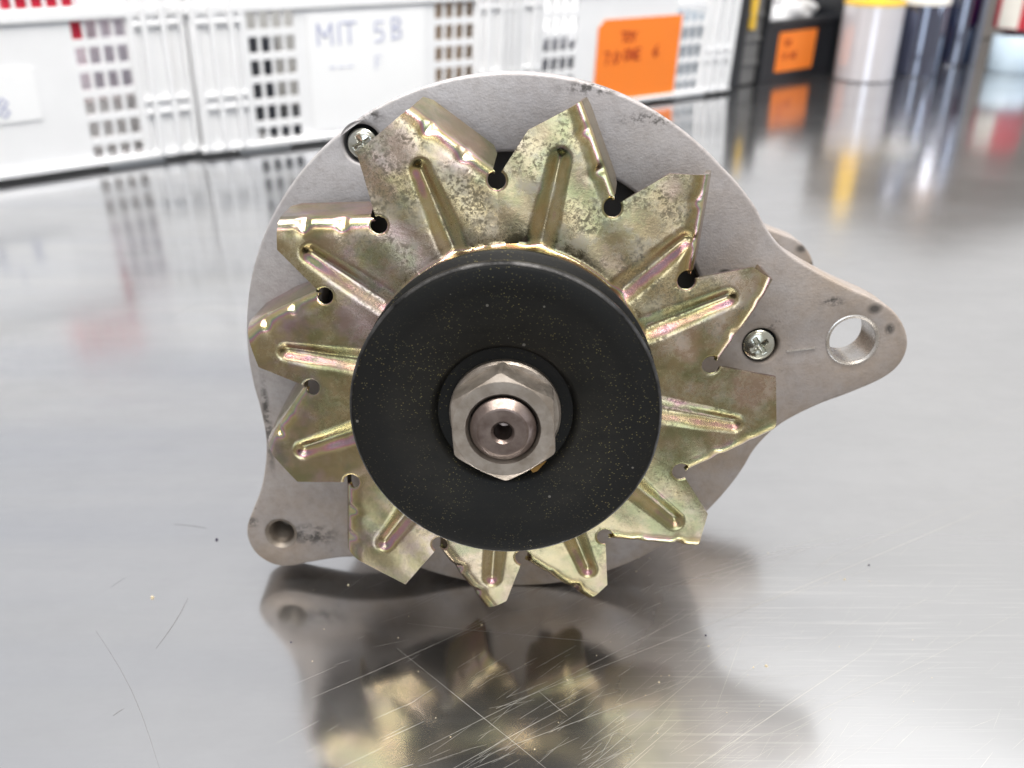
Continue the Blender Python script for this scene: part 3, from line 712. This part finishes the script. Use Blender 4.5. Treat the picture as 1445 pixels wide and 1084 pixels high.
inbox(C2, 'dark_part', 'dark metal part inside the crate lettered MIT, at its left holes', 'metal part', 54, 62, 8, 84, -40, -8, STEELDK, .35)
inbox(C2, 'grey_part', 'low grey metal part in the crate lettered MIT, right of the dark one', 'metal part', 66, 98, 8, 22, -44, -9, STEELDK, -.2)
inbox(C2, 'brown_box', 'brown cardboard box behind the right holes of the crate lettered MIT', 'box', 192, 262, 8, 128, -90, -8, simple('pale_brown_card', (.50, .38, .28), .8), 0)
inbox(C2, 'added_pale_box', 'pale grey box added behind the left holes of the crate lettered MIT to dim its interior', 'box', 40, 120, 8, 120, -110, -60, simple('dimmed_wall_grey', (.46, .46, .45), .7), .1)  # put in so the bright interior behind these holes looks duller
inbox(C3, 'blue_grey_box', 'blue grey box behind the lower right holes of the orange labelled crate', 'box', 200, 262, 8, 76, -80, -10, simple('blue_grey_card', (.18, .27, .36), .6), 0)
inbox(C3, 'dark_box', 'dark box behind the left holes of the orange labelled crate', 'box', 30, 95, 8, 62, -80, -10, simple('dark_grey_card', (.13, .13, .16), .6), 0)
# brown thing standing in the gap between the second and third crates
g = empty('brown_bottle', Vector((12, 905, 0)) * MM)
tag(g, 'small brown bottle standing in the gap between the two middle crates', 'bottle')
MB().lathe([(0.01, 0), (10, 0), (11, 2), (11, 60), (8, 74), (4.5, 82), (4.5, 92)], 32, c=(0, 0, 0)).build('glass_body', BROWN, g, 35)
MB().lathe([(5.2, 90), (5.2, 100), (0.01, 100)], 24).build('cap', CREAM, g, 35)

# black bin with an orange card
loc, rot = frame(232.3, 1039.5, 38.2, 2)
BIN = empty('black_bin', loc, rot); tag(BIN, 'black plastic bin with a small orange card on its low front', 'bin')
MB().box(56, 197, 0, 66, -3, 0).build('front_panel', BLKP, BIN, None, 1.2)
MB().box(54, 199, 60, 67, -3, 4).build('front_lip', BLKP, BIN, None, 1.2)
MB().box(0, 19, 0, 97, -6, 3).build('post', BLKP, BIN, None, 1.5)
MB().box(52, 57, 0, 97, -6, 3).build('post', BLKP, BIN, None, 1.0)
MB().box(190, 199, 0, 97, -6, 3).build('post', BLKP, BIN, None, 1.0)
MB().box(0, 3, 0, 97, -180, -6).box(194, 197, 0, 97, -180, -6).box(3, 194, 0, 97, -180, -177).box(3, 194, 1, 4, -177, -6).build('shell', BLKP, BIN)
MB().box(19, 52, 2, 95, -7, -4).build('side_panel', GREYP, BIN)
for y in (22, 47, 72): MB().box(19, 52, y, y + 4, -4, -1.5).build('slat', GREYP, BIN, None, .8)
k4 = card(BIN, 80, 148.5, 10.5, 53.5, ORANGE, clip=2)
letters(k4, [('TOY', 90, 38, 6.5, 1.1, .75), ('7.0 ONE', 88, 24, 6.5, 1.1, .75)], INKR, 1.15)
o = empty('yellow_tube', Vector((0, 0, 0))); o.matrix_world = BIN.matrix_basis @ Matrix.Translation(Vector((32, 60, -2)) * MM) @ Matrix.Rotation(R(-90), 4, 'X')
tag(o, 'thin yellow tube tucked upright at the left end of the black bin', 'tube')
MB().lathe([(0.01, 0), (4, 0), (4, 34), (3.2, 36), (0.01, 36)], 20).build('barrel', YELLOW, o, 35)
MB().lathe([(3.0, 36), (3.0, 42), (0.01, 42)], 20).build('tip', CREAM, o, 35)
# white wrapped part lying in the bin
o = empty('wrapped_part', Vector((0, 0, 0))); o.matrix_world = BIN.matrix_basis @ Matrix.Translation(Vector((128, 60, -45)) * MM)
tag(o, 'white wrapped part lying in the top of the black bin', 'wrapped part')
bm = bmesh.new(); bmesh.ops.create_icosphere(bm, subdivisions=4, radius=1)
for v in bm.verts:
    n_ = .10 * math.sin(v.co.x * 7 + v.co.y * 5) + .08 * math.sin(v.co.z * 9 + v.co.x * 4)
    v.co = Vector((v.co.x * 60 * (1 + n_), v.co.y * (24 - 10 * v.co.x) * (1 + n_) + 6, v.co.z * 30 * (1 + n_))) * MM
me = bpy.data.meshes.new('wrapping'); bm.to_mesh(me); bm.free(); link('wrapping', me, FOAM, o, 60)
MB().box(-30, 20, 22, 27, 4, 22).build('fold', FOAM, o, None, 2)

# carton added behind the cans to darken what the bench reflects
o = empty('carton', Vector((930, 1600, 0)) * MM, rz=R(30)); tag(o, 'large grey brown carton added behind the spray cans to darken the bench reflection', 'carton')
KRAFT = simple('added_carton_card', (.20, .175, .155), .8)
MB().box(-260, 260, 0, 300, 0, 330).build('added_carton_body', KRAFT, o, None, 2)
MB().box(-262, 262, -2, 149, 330, 332).box(-262, 262, 151, 302, 330, 332).build('flap', KRAFT, o)
# cans to the right
def can(name, label, cat, x, y, parts, group=None):
    t = empty(name, Vector((x, y, 0)) * MM); tag(t, label, cat, group)
    for pn, prof, mt in parts: MB().lathe(prof, 72).build(pn, mt, t, 35)
    return t
can('silver_canister', 'silver canister with a yellow rim and narrow yellow spout', 'canister', 407, 1115,
    [('body', [(0.01, 0), (31.5, 0), (33, 1.5), (33, 80.5)], SILVER), ('rim', [(33.4, 80.5), (33.4, 84), (30, 85.5), (12, 86), (11.5, 88)], YELLOW), ('spout', [(11.5, 86), (11, 150), (9, 160), (0.01, 161)], YELLOW)])
can('spray_can', 'dark spray can with a white cap close behind the silver canister', 'spray can', 478, 1150,
    [('body', [(0.01, 0), (25.5, 0), (27, 2), (27, 78), (25, 82)], NAVY), ('shoulder', [(27.6, 78), (27.6, 84), (22, 92), (13, 96)], CREAM), ('cap', [(13, 95), (13, 150), (11, 154), (0.01, 154)], NAVY)], 'dark spray cans at the right')
can('spray_can', 'tall dark blue spray can standing alone right of the silver canister', 'spray can', 563, 1241,
    [('body', [(0.01, 0), (27, 0), (28.5, 2), (28.5, 150), (26, 155)], NAVY), ('shoulder', [(28.9, 150), (28.9, 153), (22, 163), (12, 167)], SILVER), ('cap', [(14, 165), (14, 195), (0.01, 197)], BROWN)], 'dark spray cans at the right')
t = can('upturned_can', 'red and cream can standing upside down on its pale blue cap', 'can', 607, 1176,
    [('cap', [(0.01, 0), (25.5, 0), (27, 2.5), (27, 40), (26, 41.5), (0.01, 42)], PALEB), ('neck', [(17, 42), (17, 48)], STEELDK), ('body', [(17, 47.5), (29, 49), (30, 51), (30, 86), (27, 90), (0.01, 90)], REDP)])
b = MB(); n = 14
a0, a1 = R(190), R(238)
vs = [(30.35 * math.cos(a0 + (a1 - a0) * i / n), 30.35 * math.sin(a0 + (a1 - a0) * i / n), z) for z in (50.5, 86) for i in range(n + 1)]
b.add(vs, [(i, i + 1, n + 2 + i, n + 1 + i) for i in range(n)]); b.build('printed_band', CREAM, t, 60)
